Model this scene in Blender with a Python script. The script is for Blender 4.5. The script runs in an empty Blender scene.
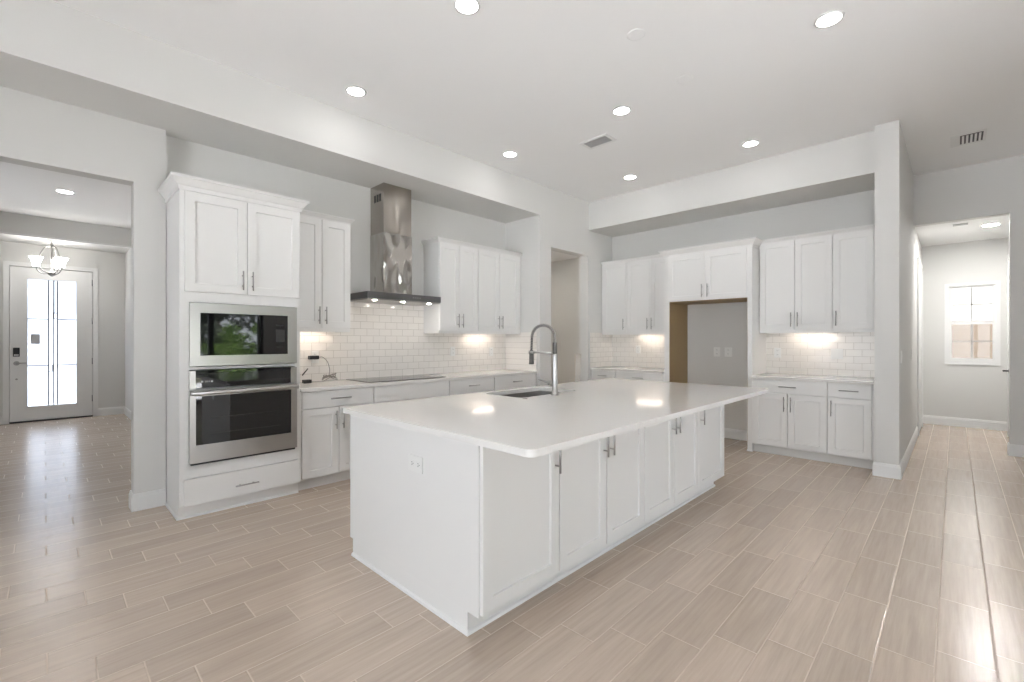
import bpy, bmesh, math, random
from mathutils import Vector, Matrix
random.seed(7)
C = bpy.context.scene.collection
S = bpy.context.scene
PI = math.pi

# ------------------------------------------------------------------ camera, sky, exposure
THETA = math.atan(443 / 455.3)
cam_d = bpy.data.cameras.new('camera')
cam_d.sensor_width = 36.0
cam_d.lens = 455.3 / 1024 * 36
cam_d.shift_y = -0.0005
cam_d.clip_start = 0.05
cam = bpy.data.objects.new('camera', cam_d)
C.objects.link(cam)
cam.location = (0, 0, 1.32)
cam.rotation_euler = (PI / 2, 0, THETA)
S.camera = cam

world = bpy.data.worlds.new('overcast_sky')
S.world = world
world.use_nodes = True
bg = world.node_tree.nodes['Background']
bg.inputs[0].default_value = (0.86, 0.93, 1.0, 1)
bg.inputs[1].default_value = 4.6
sun_d = bpy.data.lights.new('sun', 'SUN'); sun_d.energy = 36.0; sun_d.angle = 0.02; sun_d.color = (1.0, 0.98, 0.96)
sun = bpy.data.objects.new('sun', sun_d); C.objects.link(sun)
sun.rotation_euler = (math.radians(3), math.radians(-9), 0)      # near overhead, leaning away from the glazed sides

S.view_settings.view_transform = 'Standard'
S.view_settings.look = 'None'
S.view_settings.gamma = 1.0
S.view_settings.use_curve_mapping = False
S.view_settings.exposure = 0.42
S.cycles.use_denoising = True
S.cycles.max_bounces = 10
S.cycles.diffuse_bounces = 6
S.cycles.glossy_bounces = 4
S.cycles.transmission_bounces = 8
S.cycles.sample_clamp_indirect = 6.0
LAMP = 30.0          # radiance of a ceiling downlight lens
UNDER = 19.0         # radiance of an under-cabinet bar

# ------------------------------------------------------------------ materials
def mat(name, col, rough=0.5, metal=0.0, spec=0.5, coat=0.0):
    m = bpy.data.materials.new(name)
    m.use_nodes = True
    b = m.node_tree.nodes['Principled BSDF']
    b.inputs['Base Color'].default_value = (*col, 1)
    b.inputs['Roughness'].default_value = rough
    b.inputs['Metallic'].default_value = metal
    b.inputs['Specular IOR Level'].default_value = spec
    b.inputs['Coat Weight'].default_value = coat
    return m

def nt(m):
    t = m.node_tree
    return t, t.nodes, t.links, t.nodes['Principled BSDF']

def add_bump(m, scale, strength, dist=0.002, stretch=None, detail=2.0):
    t, n, l, b = nt(m)
    g = n.new('ShaderNodeNewGeometry')
    x = n.new('ShaderNodeTexNoise'); x.inputs['Scale'].default_value = scale; x.inputs['Detail'].default_value = detail
    if stretch:
        mp = n.new('ShaderNodeMapping'); mp.inputs['Scale'].default_value = stretch
        l.new(g.outputs['Position'], mp.inputs['Vector']); l.new(mp.outputs[0], x.inputs['Vector'])
    else:
        l.new(g.outputs['Position'], x.inputs['Vector'])
    bp = n.new('ShaderNodeBump'); bp.inputs['Strength'].default_value = strength; bp.inputs['Distance'].default_value = dist
    l.new(x.outputs[0], bp.inputs['Height']); l.new(bp.outputs[0], b.inputs['Normal'])
    return m

def emis(name, col, strength):
    m = bpy.data.materials.new(name); m.use_nodes = True
    b = m.node_tree.nodes['Principled BSDF']
    b.inputs['Base Color'].default_value = (*col, 1)
    b.inputs['Emission Color'].default_value = (*col, 1)
    b.inputs['Emission Strength'].default_value = strength
    return m

WALL = add_bump(mat('wall_paint', (0.69, 0.685, 0.665), 0.7, spec=0.25), 90, 0.12)
CEIL = add_bump(mat('ceiling_paint', (0.90, 0.90, 0.895), 0.85, spec=0.15), 70, 0.15)
TRIM = mat('trim_white', (0.80, 0.80, 0.79), 0.35)
CAB = mat('cabinet_white', (0.80, 0.795, 0.78), 0.38)
TOE = mat('toe_kick_white', (0.72, 0.71, 0.69), 0.5)
DARK = mat('shadow_gap', (0.05, 0.05, 0.05), 0.8)
NICKEL = mat('brushed_nickel', (0.42, 0.41, 0.40), 0.3, 1.0)
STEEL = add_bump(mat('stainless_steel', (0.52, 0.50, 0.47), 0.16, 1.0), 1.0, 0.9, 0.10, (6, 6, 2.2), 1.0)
STEELU = add_bump(mat('stainless_upper', (0.42, 0.39, 0.355), 0.22, 1.0), 1.0, 0.5, 0.05, (5, 5, 1.5), 1.0)  # upper chimney steel toned darker and browner to imitate what it reflects
STEEL2 = mat('stainless_flat', (0.46, 0.445, 0.43), 0.3, 1.0)
STEELD = mat('stainless_dark', (0.22, 0.22, 0.225), 0.35, 1.0)
SINKM = mat('sink_steel', (0.42, 0.41, 0.395), 0.36, 1.0)
BLACKG = mat('black_glass', (0.006, 0.006, 0.007), 0.03, spec=0.8)
BLACKP = mat('black_plastic', (0.015, 0.015, 0.016), 0.4)
GREYP = mat('grey_print', (0.30, 0.30, 0.31), 0.5)
QUARTZ = add_bump(mat('white_quartz', (0.80, 0.785, 0.76), 0.08, spec=0.5), 30, 0.01)
BROWN = mat('raw_wood_lining', (0.33, 0.23, 0.115), 0.55)
PLATE = mat('white_plastic', (0.82, 0.82, 0.80), 0.3)
RUBBER = mat('grey_rubber', (0.10, 0.095, 0.09), 0.55)
CORDM = mat('cord_clear', (0.25, 0.23, 0.21), 0.4)
HINGE = mat('hinge_metal', (0.40, 0.40, 0.41), 0.35, 1.0)
CHROME = mat('satin_chrome', (0.50, 0.49, 0.475), 0.38, 1.0)
FRAMEB = mat('dark_window_frame', (0.02, 0.02, 0.02), 0.4)
VENTD = mat('vent_dark', (0.10, 0.10, 0.105), 0.7)
VENTG = mat('vent_grey', (0.45, 0.45, 0.45), 0.6)
LENS = emis('lamp_lens', (1.0, 0.985, 0.97), LAMP)
LENSF = emis('foyer_lamp_lens', (1.0, 0.97, 0.93), LAMP * 2.2)
LENSH = emis('hall_lamp_lens', (1.0, 0.98, 0.96), LAMP * 17.0)
LENSP = emis('pantry_fill_lens', (1.0, 0.92, 0.82), LAMP * 2.6)
BAR = emis('under_cabinet_bar', (1.0, 0.86, 0.74), UNDER)
HOODL = emis('hood_lamp_lens', (1.0, 0.93, 0.85), 120.0)
SHADE = emis('frosted_lamp_shade', (1.0, 0.98, 0.95), 13.0)
GRASS = add_bump(mat('lawn', (0.14, 0.14, 0.10), 0.9), 20, 0.5, 0.02)
CONC = mat('patio_concrete', (0.42, 0.41, 0.40), 0.8)
PATIO = mat('pale_bounce_paving', (0.66, 0.675, 0.70), 0.8)  # paving made pale to bounce sunlight up onto the indoor ceiling
BARK = mat('bark', (0.12, 0.09, 0.07), 0.9)
LEAF = mat('tree_leaf', (0.050, 0.070, 0.042), 0.6)
LEAF2 = mat('shrub_leaf', (0.17, 0.27, 0.06), 0.6)
STUCCO = add_bump(mat('beige_stucco', (0.15, 0.115, 0.09), 0.9), 60, 0.4, 0.01)
PARCH = mat('board_white', (0.72, 0.69, 0.64), 0.5)

def glass_mat():
    m = bpy.data.materials.new('clear_glass'); m.use_nodes = True
    t = m.node_tree; n, l = t.nodes, t.links
    n.remove(n['Principled BSDF'])
    out = n['Material Output']
    tr = n.new('ShaderNodeBsdfTransparent'); tr.inputs[0].default_value = (0.97, 0.965, 0.965, 1)
    gl = n.new('ShaderNodeBsdfGlossy'); gl.inputs['Roughness'].default_value = 0.02
    fr = n.new('ShaderNodeFresnel'); fr.inputs[0].default_value = 1.45
    mx = n.new('ShaderNodeMixShader')
    l.new(fr.outputs[0], mx.inputs[0]); l.new(tr.outputs[0], mx.inputs[1]); l.new(gl.outputs[0], mx.inputs[2])
    l.new(mx.outputs[0], out.inputs[0])
    return m
GLASS = glass_mat()

def frosted_mat():
    m = bpy.data.materials.new('frosted_glass'); m.use_nodes = True
    t = m.node_tree; n, l = t.nodes, t.links
    n.remove(n['Principled BSDF'])
    out = n['Material Output']
    tr = n.new('ShaderNodeBsdfTranslucent'); tr.inputs[0].default_value = (0.50, 0.525, 0.57, 1)
    gl = n.new('ShaderNodeBsdfGlossy'); gl.inputs['Roughness'].default_value = 0.25
    mx = n.new('ShaderNodeMixShader'); mx.inputs[0].default_value = 0.05
    l.new(tr.outputs[0], mx.inputs[1]); l.new(gl.outputs[0], mx.inputs[2]); l.new(mx.outputs[0], out.inputs[0])
    return m
FROST = frosted_mat()

def floor_mat():
    m = mat('wood_look_plank_tile', (0.45, 0.38, 0.31), 0.3, spec=0.75)
    t, n, l, b = nt(m)
    def mth(op, a, c=None):
        k = n.new('ShaderNodeMath'); k.operation = op
        for i, v in enumerate((a, c)):
            if v is None: continue
            if isinstance(v, (int, float)): k.inputs[i].default_value = v
            else: l.new(v, k.inputs[i])
        return k.outputs[0]
    g = n.new('ShaderNodeNewGeometry')
    sp = n.new('ShaderNodeSeparateXYZ'); l.new(g.outputs['Position'], sp.inputs[0])
    W, L = 0.1794, 0.556
    u = mth('DIVIDE', mth('ADD', sp.outputs[0], 5.7997), W)
    k = mth('FLOOR', u); fu = mth('SUBTRACT', u, k)
    v = mth('DIVIDE', mth('SUBTRACT', mth('ADD', sp.outputs[1], 0.13), mth('MULTIPLY', k, 0.139)), L)
    j = mth('FLOOR', v); fv = mth('SUBTRACT', v, j)
    du = mth('MULTIPLY', mth('MINIMUM', fu, mth('SUBTRACT', 1.0, fu)), W)
    dv = mth('MULTIPLY', mth('MINIMUM', fv, mth('SUBTRACT', 1.0, fv)), L)
    d = mth('MINIMUM', du, dv)
    mr = n.new('ShaderNodeMapRange'); mr.inputs['From Min'].default_value = 0.0012; mr.inputs['From Max'].default_value = 0.0030
    l.new(d, mr.inputs['Value'])                       # 0 in the grout, 1 on the plank
    cb = n.new('ShaderNodeCombineXYZ'); l.new(k, cb.inputs[0]); l.new(j, cb.inputs[1])
    wn = n.new('ShaderNodeTexWhiteNoise'); wn.noise_dimensions = '2D'; l.new(cb.outputs[0], wn.inputs['Vector'])
    # long grain, shifted per plank
    off = n.new('ShaderNodeVectorMath'); off.operation = 'SCALE'; l.new(wn.outputs['Color'], off.inputs[0]); off.inputs['Scale'].default_value = 30
    ps = n.new('ShaderNodeVectorMath'); ps.operation = 'ADD'; l.new(g.outputs['Position'], ps.inputs[0]); l.new(off.outputs[0], ps.inputs[1])
    mp = n.new('ShaderNodeMapping'); mp.inputs['Scale'].default_value = (46, 2.2, 1); l.new(ps.outputs[0], mp.inputs['Vector'])
    ns = n.new('ShaderNodeTexNoise'); ns.inputs['Scale'].default_value = 1.0; ns.inputs['Detail'].default_value = 5; ns.inputs['Roughness'].default_value = 0.6
    l.new(mp.outputs[0], ns.inputs['Vector'])
    cr = n.new('ShaderNodeValToRGB')
    cr.color_ramp.elements[0].position = 0.30; cr.color_ramp.elements[0].color = (0.475, 0.382, 0.305, 1)
    cr.color_ramp.elements[1].position = 0.72; cr.color_ramp.elements[1].color = (0.585, 0.478, 0.39, 1)
    l.new(ns.outputs[0], cr.inputs[0])
    hv = n.new('ShaderNodeHueSaturation'); hv.inputs['Saturation'].default_value = 0.95
    vr = n.new('ShaderNodeMapRange'); vr.inputs['To Min'].default_value = 0.94; vr.inputs['To Max'].default_value = 1.06
    l.new(wn.outputs['Value'], vr.inputs['Value']); l.new(vr.outputs[0], hv.inputs['Value']); l.new(cr.outputs[0], hv.inputs['Color'])
    mx = n.new('ShaderNodeMix'); mx.data_type = 'RGBA'
    l.new(mr.outputs[0], mx.inputs['Factor'])
    mx.inputs[6].default_value = (0.60, 0.50, 0.41, 1); l.new(hv.outputs[0], mx.inputs[7])
    l.new(mx.outputs[2], b.inputs['Base Color'])
    rr = n.new('ShaderNodeMapRange'); rr.inputs['To Min'].default_value = 0.75; rr.inputs['To Max'].default_value = 0.245
    l.new(mr.outputs[0], rr.inputs['Value']); l.new(rr.outputs[0], b.inputs['Roughness'])
    mr2 = n.new('ShaderNodeMapRange'); mr2.inputs['From Min'].default_value = 0.0; mr2.inputs['From Max'].default_value = 0.0055
    l.new(d, mr2.inputs['Value'])
    h = mth('ADD', mr2.outputs[0], mth('MULTIPLY', ns.outputs[0], 0.10))
    bp = n.new('ShaderNodeBump'); bp.inputs['Strength'].default_value = 0.7; bp.inputs['Distance'].default_value = 0.0015
    l.new(h, bp.inputs['Height']); l.new(bp.outputs[0], b.inputs['Normal'])
    return m
FLOOR = floor_mat()

def tile_mat(name, axis, shift):
    m = mat(name, (0.8, 0.78, 0.74), 0.12)
    t, n, l, b = nt(m)
    g = n.new('ShaderNodeNewGeometry')
    sp = n.new('ShaderNodeSeparateXYZ'); l.new(g.outputs['Position'], sp.inputs[0])
    a1 = n.new('ShaderNodeMath'); a1.operation = 'ADD'; l.new(sp.outputs[axis], a1.inputs[0]); a1.inputs[1].default_value = 10 * 0.1505 * 10 + shift
    a2 = n.new('ShaderNodeMath'); a2.operation = 'ADD'; l.new(sp.outputs[2], a2.inputs[0]); a2.inputs[1].default_value = -0.905 + 0.0777 * 20
    cb = n.new('ShaderNodeCombineXYZ'); l.new(a1.outputs[0], cb.inputs[0]); l.new(a2.outputs[0], cb.inputs[1])
    br = n.new('ShaderNodeTexBrick')
    br.offset = 0.5; br.offset_frequency = 2; br.squash = 1.0
    br.inputs['Color1'].default_value = (0.86, 0.83, 0.785, 1); br.inputs['Color2'].default_value = (0.835, 0.805, 0.765, 1)
    br.inputs['Mortar'].default_value = (0.58, 0.545, 0.50, 1)
    br.inputs['Scale'].default_value = 1.0; br.inputs['Mortar Size'].default_value = 0.0022
    br.inputs['Mortar Smooth'].default_value = 0.3; br.inputs['Brick Width'].default_value = 0.1505; br.inputs['Row Height'].default_value = 0.0777
    l.new(cb.outputs[0], br.inputs['Vector']); l.new(br.outputs['Color'], b.inputs['Base Color'])
    iv = n.new('ShaderNodeMath'); iv.operation = 'SUBTRACT'; iv.inputs[0].default_value = 1.0; l.new(br.outputs['Fac'], iv.inputs[1])
    bp = n.new('ShaderNodeBump'); bp.inputs['Strength'].default_value = 0.6; bp.inputs['Distance'].default_value = 0.002
    l.new(iv.outputs[0], bp.inputs['Height']); l.new(bp.outputs[0], b.inputs['Normal'])
    return m
TILE_Y = tile_mat('subway_tile_side', 1, 0.0)
TILE_X = tile_mat('subway_tile_back', 0, 0.0)

# ------------------------------------------------------------------ mesh helpers
class MB:
    def __init__(self): self.bm = bmesh.new()
    def box(self, x0, x1, y0, y1, z0, z1, bevel=0.0):
        vs = [self.bm.verts.new(p) for p in ((x0,y0,z0),(x1,y0,z0),(x1,y1,z0),(x0,y1,z0),(x0,y0,z1),(x1,y0,z1),(x1,y1,z1),(x0,y1,z1))]
        fs = [self.bm.faces.new([vs[i] for i in q]) for q in ((3,2,1,0),(4,5,6,7),(0,1,5,4),(1,2,6,5),(2,3,7,6),(3,0,4,7))]
        if bevel:
            es = list({e for f in fs for e in f.edges})
            bmesh.ops.bevel(self.bm, geom=es, offset=bevel, segments=2, affect='EDGES', profile=0.6)
        return self
    def ring(self, c, ax, r, n, u=None):
        ax = Vector(ax).normalized()
        u = Vector(u) if u else (Vector((0,0,1)) if abs(ax.z) < 0.9 else Vector((1,0,0)))
        u = (u - ax * u.dot(ax)).normalized(); w = ax.cross(u)
        return [self.bm.verts.new(Vector(c) + (u * math.cos(2*PI*i/n) + w * math.sin(2*PI*i/n)) * r) for i in range(n)]
    def skin(self, rings, cap=True):
        n = len(rings[0])
        for a, b in zip(rings, rings[1:]):
            for i in range(n):
                f = self.bm.faces.new((a[i], a[(i+1)%n], b[(i+1)%n], b[i])); f.smooth = True
        if cap:
            self.bm.faces.new(list(reversed(rings[0]))); self.bm.faces.new(rings[-1])
    def cyl(self, p0, p1, r, n=14, r1=None):
        ax = Vector(p1) - Vector(p0)
        self.skin([self.ring(p0, ax, r, n), self.ring(p1, ax, r if r1 is None else r1, n)])
        return self
    def tube(self, pts, r, n=8, cap=True):
        pts = [Vector(p) for p in pts]; rings = []; u = None
        for i, p in enumerate(pts):
            t = (pts[min(i+1, len(pts)-1)] - pts[max(i-1, 0)]).normalized()
            if u is None:
                u = Vector((0,0,1)) if abs(t.z) < 0.9 else Vector((1,0,0))
            u = (u - t * u.dot(t))
            if u.length < 1e-6: u = t.orthogonal()
            u.normalize()
            rr = r[i] if isinstance(r, (list, tuple)) else r
            rings.append(self.ring(p, t, rr, n, u))
        self.skin(rings, cap)
        return self
    def lathe(self, prof, n=20, c=(0,0,0), cap=True):
        c = Vector(c)
        rings = [self.ring(c + Vector((0,0,z)), (0,0,1), max(r, 1e-4), n, (1,0,0)) for r, z in prof]
        self.skin(rings, cap)
        return self
    def prism(self, poly, z0, z1):
        a = [self.bm.verts.new((x, y, z0)) for x, y in poly]; b = [self.bm.verts.new((x, y, z1)) for x, y in poly]
        n = len(poly)
        for i in range(n): self.bm.faces.new((a[i], a[(i+1)%n], b[(i+1)%n], b[i]))
        self.bm.faces.new(list(reversed(a))); self.bm.faces.new(b)
        return self
    def sweep(self, path, prof, z=0.0):
        """profile (out, height) swept along a 2-D polyline; out lies to the right of travel; corners mitred"""
        P = [Vector(p) for p in path]; N = len(P)
        dirs = [(P[i+1]-P[i]).normalized() for i in range(N-1)]
        nr = [Vector((d.y, -d.x)) for d in dirs]
        cols = []
        for i in range(N):
            if i == 0: m = nr[0]
            elif i == N-1: m = nr[-1]
            else:
                m = (nr[i-1] + nr[i]); m = m / m.dot(nr[i])
            cols.append([self.bm.verts.new((P[i].x + m.x*o, P[i].y + m.y*o, z + h)) for o, h in prof])
        k = len(prof)
        for a, b in zip(cols, cols[1:]):
            for i in range(k): self.bm.faces.new((a[i], b[i], b[(i+1)%k], a[(i+1)%k]))
        self.bm.faces.new(cols[0]); self.bm.faces.new(list(reversed(cols[-1])))
        return self
    def shaker(self, x0, x1, z0, z1, t=0.02, fr=0.062, rec=0.011):
        """shaker front: flat frame around a recessed panel, its face towards -Y at y=-t, back at y=0"""
        bm = self.bm
        def loop(a, b, c, d, y): return [bm.verts.new(p) for p in ((a,y,c),(b,y,c),(b,y,d),(a,y,d))]
        e = 0.0015
        back = loop(x0, x1, z0, z1, 0.0)
        s1 = loop(x0, x1, z0, z1, -t + e)
        o = loop(x0+e, x1-e, z0+e, z1-e, -t)
        i1 = loop(x0+fr, x1-fr, z0+fr, z1-fr, -t)
        i2 = loop(x0+fr+0.003, x1-fr-0.003, z0+fr+0.003, z1-fr-0.003, -t+rec)
        for a, b in ((back, s1), (s1, o), (o, i1), (i1, i2)):
            for i in range(4): bm.faces.new((a[i], a[(i+1)%4], b[(i+1)%4], b[i]))
        bm.faces.new(i2); bm.faces.new(list(reversed(back)))
        return self
    def slabfront(self, x0, x1, z0, z1, t=0.02):
        return self.box(x0, x1, -t, 0, z0, z1, 0.0018)
    def done(self, name, m, parent=None, loc=None, rz=0.0):
        bmesh.ops.recalc_face_normals(self.bm, faces=self.bm.faces)
        me = bpy.data.meshes.new(name); self.bm.to_mesh(me); self.bm.free()
        me.materials.append(m)
        o = bpy.data.objects.new(name, me); C.objects.link(o)
        if parent: o.parent = parent
        if loc: o.location = loc
        if rz: o.rotation_euler = (0, 0, rz)
        return o

def tag(o, label=None, cat=None, group=None, kind=None):
    if label: o['label'] = label
    if cat: o['category'] = cat
    if group: o['group'] = group
    if kind: o['kind'] = kind
    return o
def thing(name, label, cat, loc=(0,0,0), rz=0.0, group=None, kind=None):
    o = bpy.data.objects.new(name, None); C.objects.link(o)
    o.empty_display_size = 0.1
    o.location = loc; o.rotation_euler = (0, 0, rz)
    return tag(o, label, cat, group, kind)
def copy_tree(o, parent=None):
    c = o.copy(); C.objects.link(c)
    if parent: c.parent = parent
    for ch in o.children: copy_tree(ch, c)
    return c
def struct(name, mb, m, label, cat, parent=None):
    o = mb.done(name, m, parent)
    if parent is None: tag(o, label, cat, kind='structure')
    return o
B = lambda *a: MB().box(*a)

# ------------------------------------------------------------------ THE SETTING
CZ = 3.42
struct('floor', B(-10.9, 3.34, -3.64, 9.94, -0.12, 0.0), FLOOR, 'beige wood-look plank tile floor running through kitchen, foyer and hall', 'floor')
mb = MB(); mb.box(-4.0, 3.34, -3.64, 7.86, CZ, CZ + 0.12)
struct('ceiling', mb, CEIL, 'flat white kitchen ceiling dotted with recessed lights', 'ceiling')
struct('ceiling_foyer', B(-9.9, -4.69, -2.2, 1.02, 3.19, 3.31), CEIL, 'foyer ceiling seen through the opening on the left', 'ceiling')
struct('ceiling_hall', B(-0.38, 0.55, 7.86, 9.8, 2.82, 2.94), CEIL, 'lower hallway ceiling beyond the opening on the right', 'ceiling')
struct('wall_beam', B(-4.8, -4.0, -3.64, 4.65, 3.012, 3.54), WALL, 'long dropped beam along the left side above oven tower and hood', 'beam')
struct('wall_soffit', B(-4.0, -0.565, 5.79, 6.58, 3.0, CZ), WALL, 'dropped soffit above the refrigerator wall cabinets', 'soffit')
struct('wall_hood', B(-4.8, -4.66, 0.684, 4.65, 0, 3.012), WALL, 'recessed grey wall behind the range hood', 'wall')
mb = MB(); mb.box(-4.69, -4.55, 0.483, 0.684, 0, 3.012); mb.box(-4.69, -4.55, -1.1, 0.483, 2.548, 3.012); mb.box(-4.69, -4.55, -3.64, -1.1, 0, 3.012)
struct('wall_foyer_opening', mb, WALL, 'wall with the wide foyer opening left of the oven tower', 'wall')
mb = MB()
mb.box(-4.16, -4.0, 4.65, 4.884, 0, 3.54); mb.box(-4.16, -4.0, 5.768, 6.58, 0, 3.54); mb.box(-4.16, -4.0, 4.884, 5.768, 2.612, 3.54)
mb.box(-4.66, -4.16, 4.65, 4.79, 0, 3.012)
struct('wall_pantry', mb, WALL, 'wall with the open pantry doorway in the far left corner', 'wall')
mb = MB(); mb.box(-5.9, -5.76, 4.65, 6.58, 0, 2.9); mb.box(-5.76, -4.16, 6.44, 6.58, 0, 2.9); mb.box(-5.9, -4.81, 4.5, 4.65, 0, 2.9); mb.box(-4.81, -4.70, 4.66, 4.80, 0, 2.9); 
struct('wall_pantry_inside', mb, WALL, 'plain walls inside the pantry', 'wall')
struct('ceiling_pantry', B(-5.76, -4.16, 4.79, 6.44, 2.75, 2.9), CEIL, 'pantry ceiling glimpsed through the doorway', 'ceiling')
struct('wall_refrigerator', B(-4.0, -0.565, 6.45, 6.58, 0, 3.0), WALL, 'back wall behind the refrigerator enclosure and its flanking cabinets', 'wall')
struct('wall_pillar', B(-0.565, -0.38, 5.675, 9.8, 0, CZ), WALL, 'projecting wall end right of the kitchen cabinets running back to the hall', 'wall')
mb = MB(); mb.box(-0.38, 0.452, 7.73, 7.86, 2.785, CZ); mb.box(0.452, 3.34, 7.73, 7.86, 0, CZ)
struct('wall_hall_opening', mb, WALL, 'wall with the hallway opening at the far right', 'wall')
mb = MB(); wy0, wy1 = 9.8, 9.94
mb.box(-0.565, -0.117, wy0, wy1, 0, 2.94); mb.box(0.479, 0.70, wy0, wy1, 0, 2.94); mb.box(-0.117, 0.479, wy0, wy1, 0, 0.97); mb.box(-0.117, 0.479, wy0, wy1, 2.20, 2.94)
struct('wall_hall_end', mb, WALL, 'end wall of the hallway around the small window', 'wall')
struct('wall_hall_right', B(0.55, 0.70, 7.86, 9.8, 0, 2.94), WALL, 'right wall of the hallway seen edge-on', 'wall')
# foyer
struct('wall_foyer_right', B(-10.75, -4.8, 1.02, 1.16, 0, 3.31), WALL, 'right wall of the foyer', 'wall')
mb = MB(); mb.box(-10.75, -8.5, -2.34, -2.2, 0, 3.31); mb.box(-7.5, -4.69, -2.34, -2.2, 0, 3.31); mb.box(-8.5, -7.5, -2.34, -2.2, 0, 0.4); mb.box(-8.5, -7.5, -2.34, -2.2, 2.6, 3.31)
struct('wall_foyer_left', mb, WALL, 'left wall of the foyer', 'wall')
mb = MB(); mb.box(-10.9, -10.75, -2.34, -0.385, 0, 3.31); mb.box(-10.9, -10.75, 0.592, 1.16, 0, 3.31); mb.box(-10.9, -10.75, -0.385, 0.592, 2.51, 3.31)
struct('wall_front_door', mb, WALL, 'foyer wall around the front door', 'wall')
struct('wall_foyer_beam', B(-10.75, -9.9, -2.2, 1.02, 2.885, 3.31), WALL, 'dropped beam across the foyer above the front door', 'beam')
struct('lit_edge_strip', B(-9.9, -9.875, -2.2, 1.02, 2.868, 2.897), TRIM, 'added white strip imitating the lit lower edge of the foyer beam', 'trim')  # white strip stands in for the lamplit front of the beam's underside
# the living side behind the camera: wide glazed openings
mb = MB()
mb.box(3.2, 3.34, -3.64, 0.3, 0, CZ); mb.box(3.2, 3.34, 3.46, 7.86, 0, CZ); mb.box(3.2, 3.34, 0.3, 3.46, 2.45, CZ)
struct('wall_right', mb, WALL, 'living side wall with the sliding glass doors', 'wall')
mb = MB()
mb.box(-4.55, -3.2, -3.64, -3.5, 0, CZ); mb.box(2.4, 3.2, -3.64, -3.5, 0, CZ); mb.box(-3.2, 2.4, -3.64, -3.5, 2.6, CZ); mb.box(-3.2, 2.4, -3.64, -3.5, 0, 0.35)
struct('wall_back', mb, WALL, 'wall behind the viewpoint with wide windows', 'wall')

def glazed(name, label, axis, at, a0, a1, z0, z1, mull, fr):
    r = thing(name, label, 'window', kind='structure')
    f = MB(); p = MB()
    def bx(m, u0, u1, c, d, q0, q1):
        if axis == 'x': m.box(at + c, at + d, u0, u1, q0, q1)
        else: m.box(u0, u1, at + c, at + d, q0, q1)
    bx(f, a0, a1, 0.03, 0.11, z0, z0 + fr); bx(f, a0, a1, 0.03, 0.11, z1 - fr, z1)
    for u in [a0 + fr/2] + mull + [a1 - fr/2]: bx(f, u - fr/2, u + fr/2, 0.03, 0.11, z0 + fr, z1 - fr)
    bx(p, a0 + fr, a1 - fr, 0.068, 0.072, z0 + fr, z1 - fr)
    f.done('window_frame', FRAMEB, r); p.done('pane', GLASS, r)
glazed('window_2', 'dark framed sliding glass doors mirrored in the microwave', 'x', 3.2, 0.3, 3.46, 0.0, 2.45, [1.4, 2.46], 0.10)
glazed('window_3', 'unseen wide window assumed behind the viewpoint for daylight', 'y', -3.61, -3.2, 2.4, 0.35, 2.6, [-1.33, 0.53], 0.09)  # unseen window, placed and widened for daylight from behind

glazed('window_4', 'unseen window added in the left foyer wall to light the foyer', 'y', -2.32, -8.5, -7.5, 0.4, 2.6, [-8.0], 0.07)  # unseen window added to brighten the foyer
# hallway window: single-hung, two sashes of four panes
w = thing('window_1', 'white single-hung window at the end of the hallway', 'window', kind='structure')
f = MB(); X0, X1, Z0, Z1 = -0.117, 0.479, 0.97, 2.20
f.box(X0, X1, 9.795, 9.86, Z0, Z0+0.045); f.box(X0, X1, 9.795, 9.86, Z1-0.045, Z1); f.box(X0, X0+0.045, 9.795, 9.86, Z0+0.045, Z1-0.045); f.box(X1-0.045, X1, 9.795, 9.86, Z0+0.045, Z1-0.045)
f.done('window_frame', TRIM, w)
def sash(z0, z1, y):
    s = MB(); a, b = X0+0.045, X1-0.045; q = 0.035
    s.box(a, b, y, y+0.025, z0, z0+q); s.box(a, b, y, y+0.025, z1-q, z1); s.box(a, a+q, y, y+0.025, z0+q, z1-q); s.box(b-q, b, y, y+0.025, z0+q, z1-q)
    so = s.done('sash', TRIM, w)
    m = MB(); c = (a+b)/2; zc = (z0+z1)/2
    m.box(c-0.009, c+0.009, y+0.004, y+0.02, z0+q, z1-q); m.box(a+q, b-q, y+0.004, y+0.02, zc-0.009, zc+0.009)
    m.done('muntin', VENTG, so)
    B(a+q, b-q, y+0.010, y+0.013, z0+q, z1-q).done('pane', GLASS, so)
sash(1.015, 1.60, 9.803); sash(1.58, 2.155, 9.832)
struct('window_sill_hall', B(-0.117, 0.479, 9.782, 9.7995, 0.950, 0.9695), TRIM, None, None, w)

# baseboards
BP = [(0.0005, 0.0), (0.015, 0.0), (0.015, 0.105), (0.011, 0.118), (0.011, 0.124), (0.006, 0.133), (0.0005, 0.133)]
def baseboard(name, path, label): struct(name, MB().sweep(path, BP), TRIM, label, 'baseboard')
baseboard('baseboard_foyer_opening', [(-4.69, 0.483), (-4.55, 0.483), (-4.55, 0.684)], 'white baseboard round the wall end beside the oven tower') if False else None
baseboard('baseboard_foyer_opening', [(-4.55, 0.682), (-4.55, 0.483), (-4.69, 0.483)][::-1], 'white baseboard round the wall end beside the oven tower')
baseboard('baseboard_pillar', [(-0.565, 5.85), (-0.565, 5.675), (-0.38, 5.675), (-0.38, 8.42)], 'white baseboard round the wall end and along the hall entry')
baseboard('baseboard_hall_opening', [(0.452, 7.858), (0.452, 7.73), (3.19, 7.73)], 'white baseboard right of the hallway opening')
baseboard('baseboard_hall_end', [(-0.378, 9.8), (0.548, 9.8)], 'white baseboard beneath the hallway window')
baseboard('baseboard_refrigerator', [(-2.745, 6.45), (-1.785, 6.45)], 'white baseboard in the empty refrigerator bay')
baseboard('baseboard_front_door', [(-10.75, 0.66), (-10.75, 1.02), (-4.81, 1.02)], 'white baseboard right of the front door and along the foyer wall')
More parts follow.
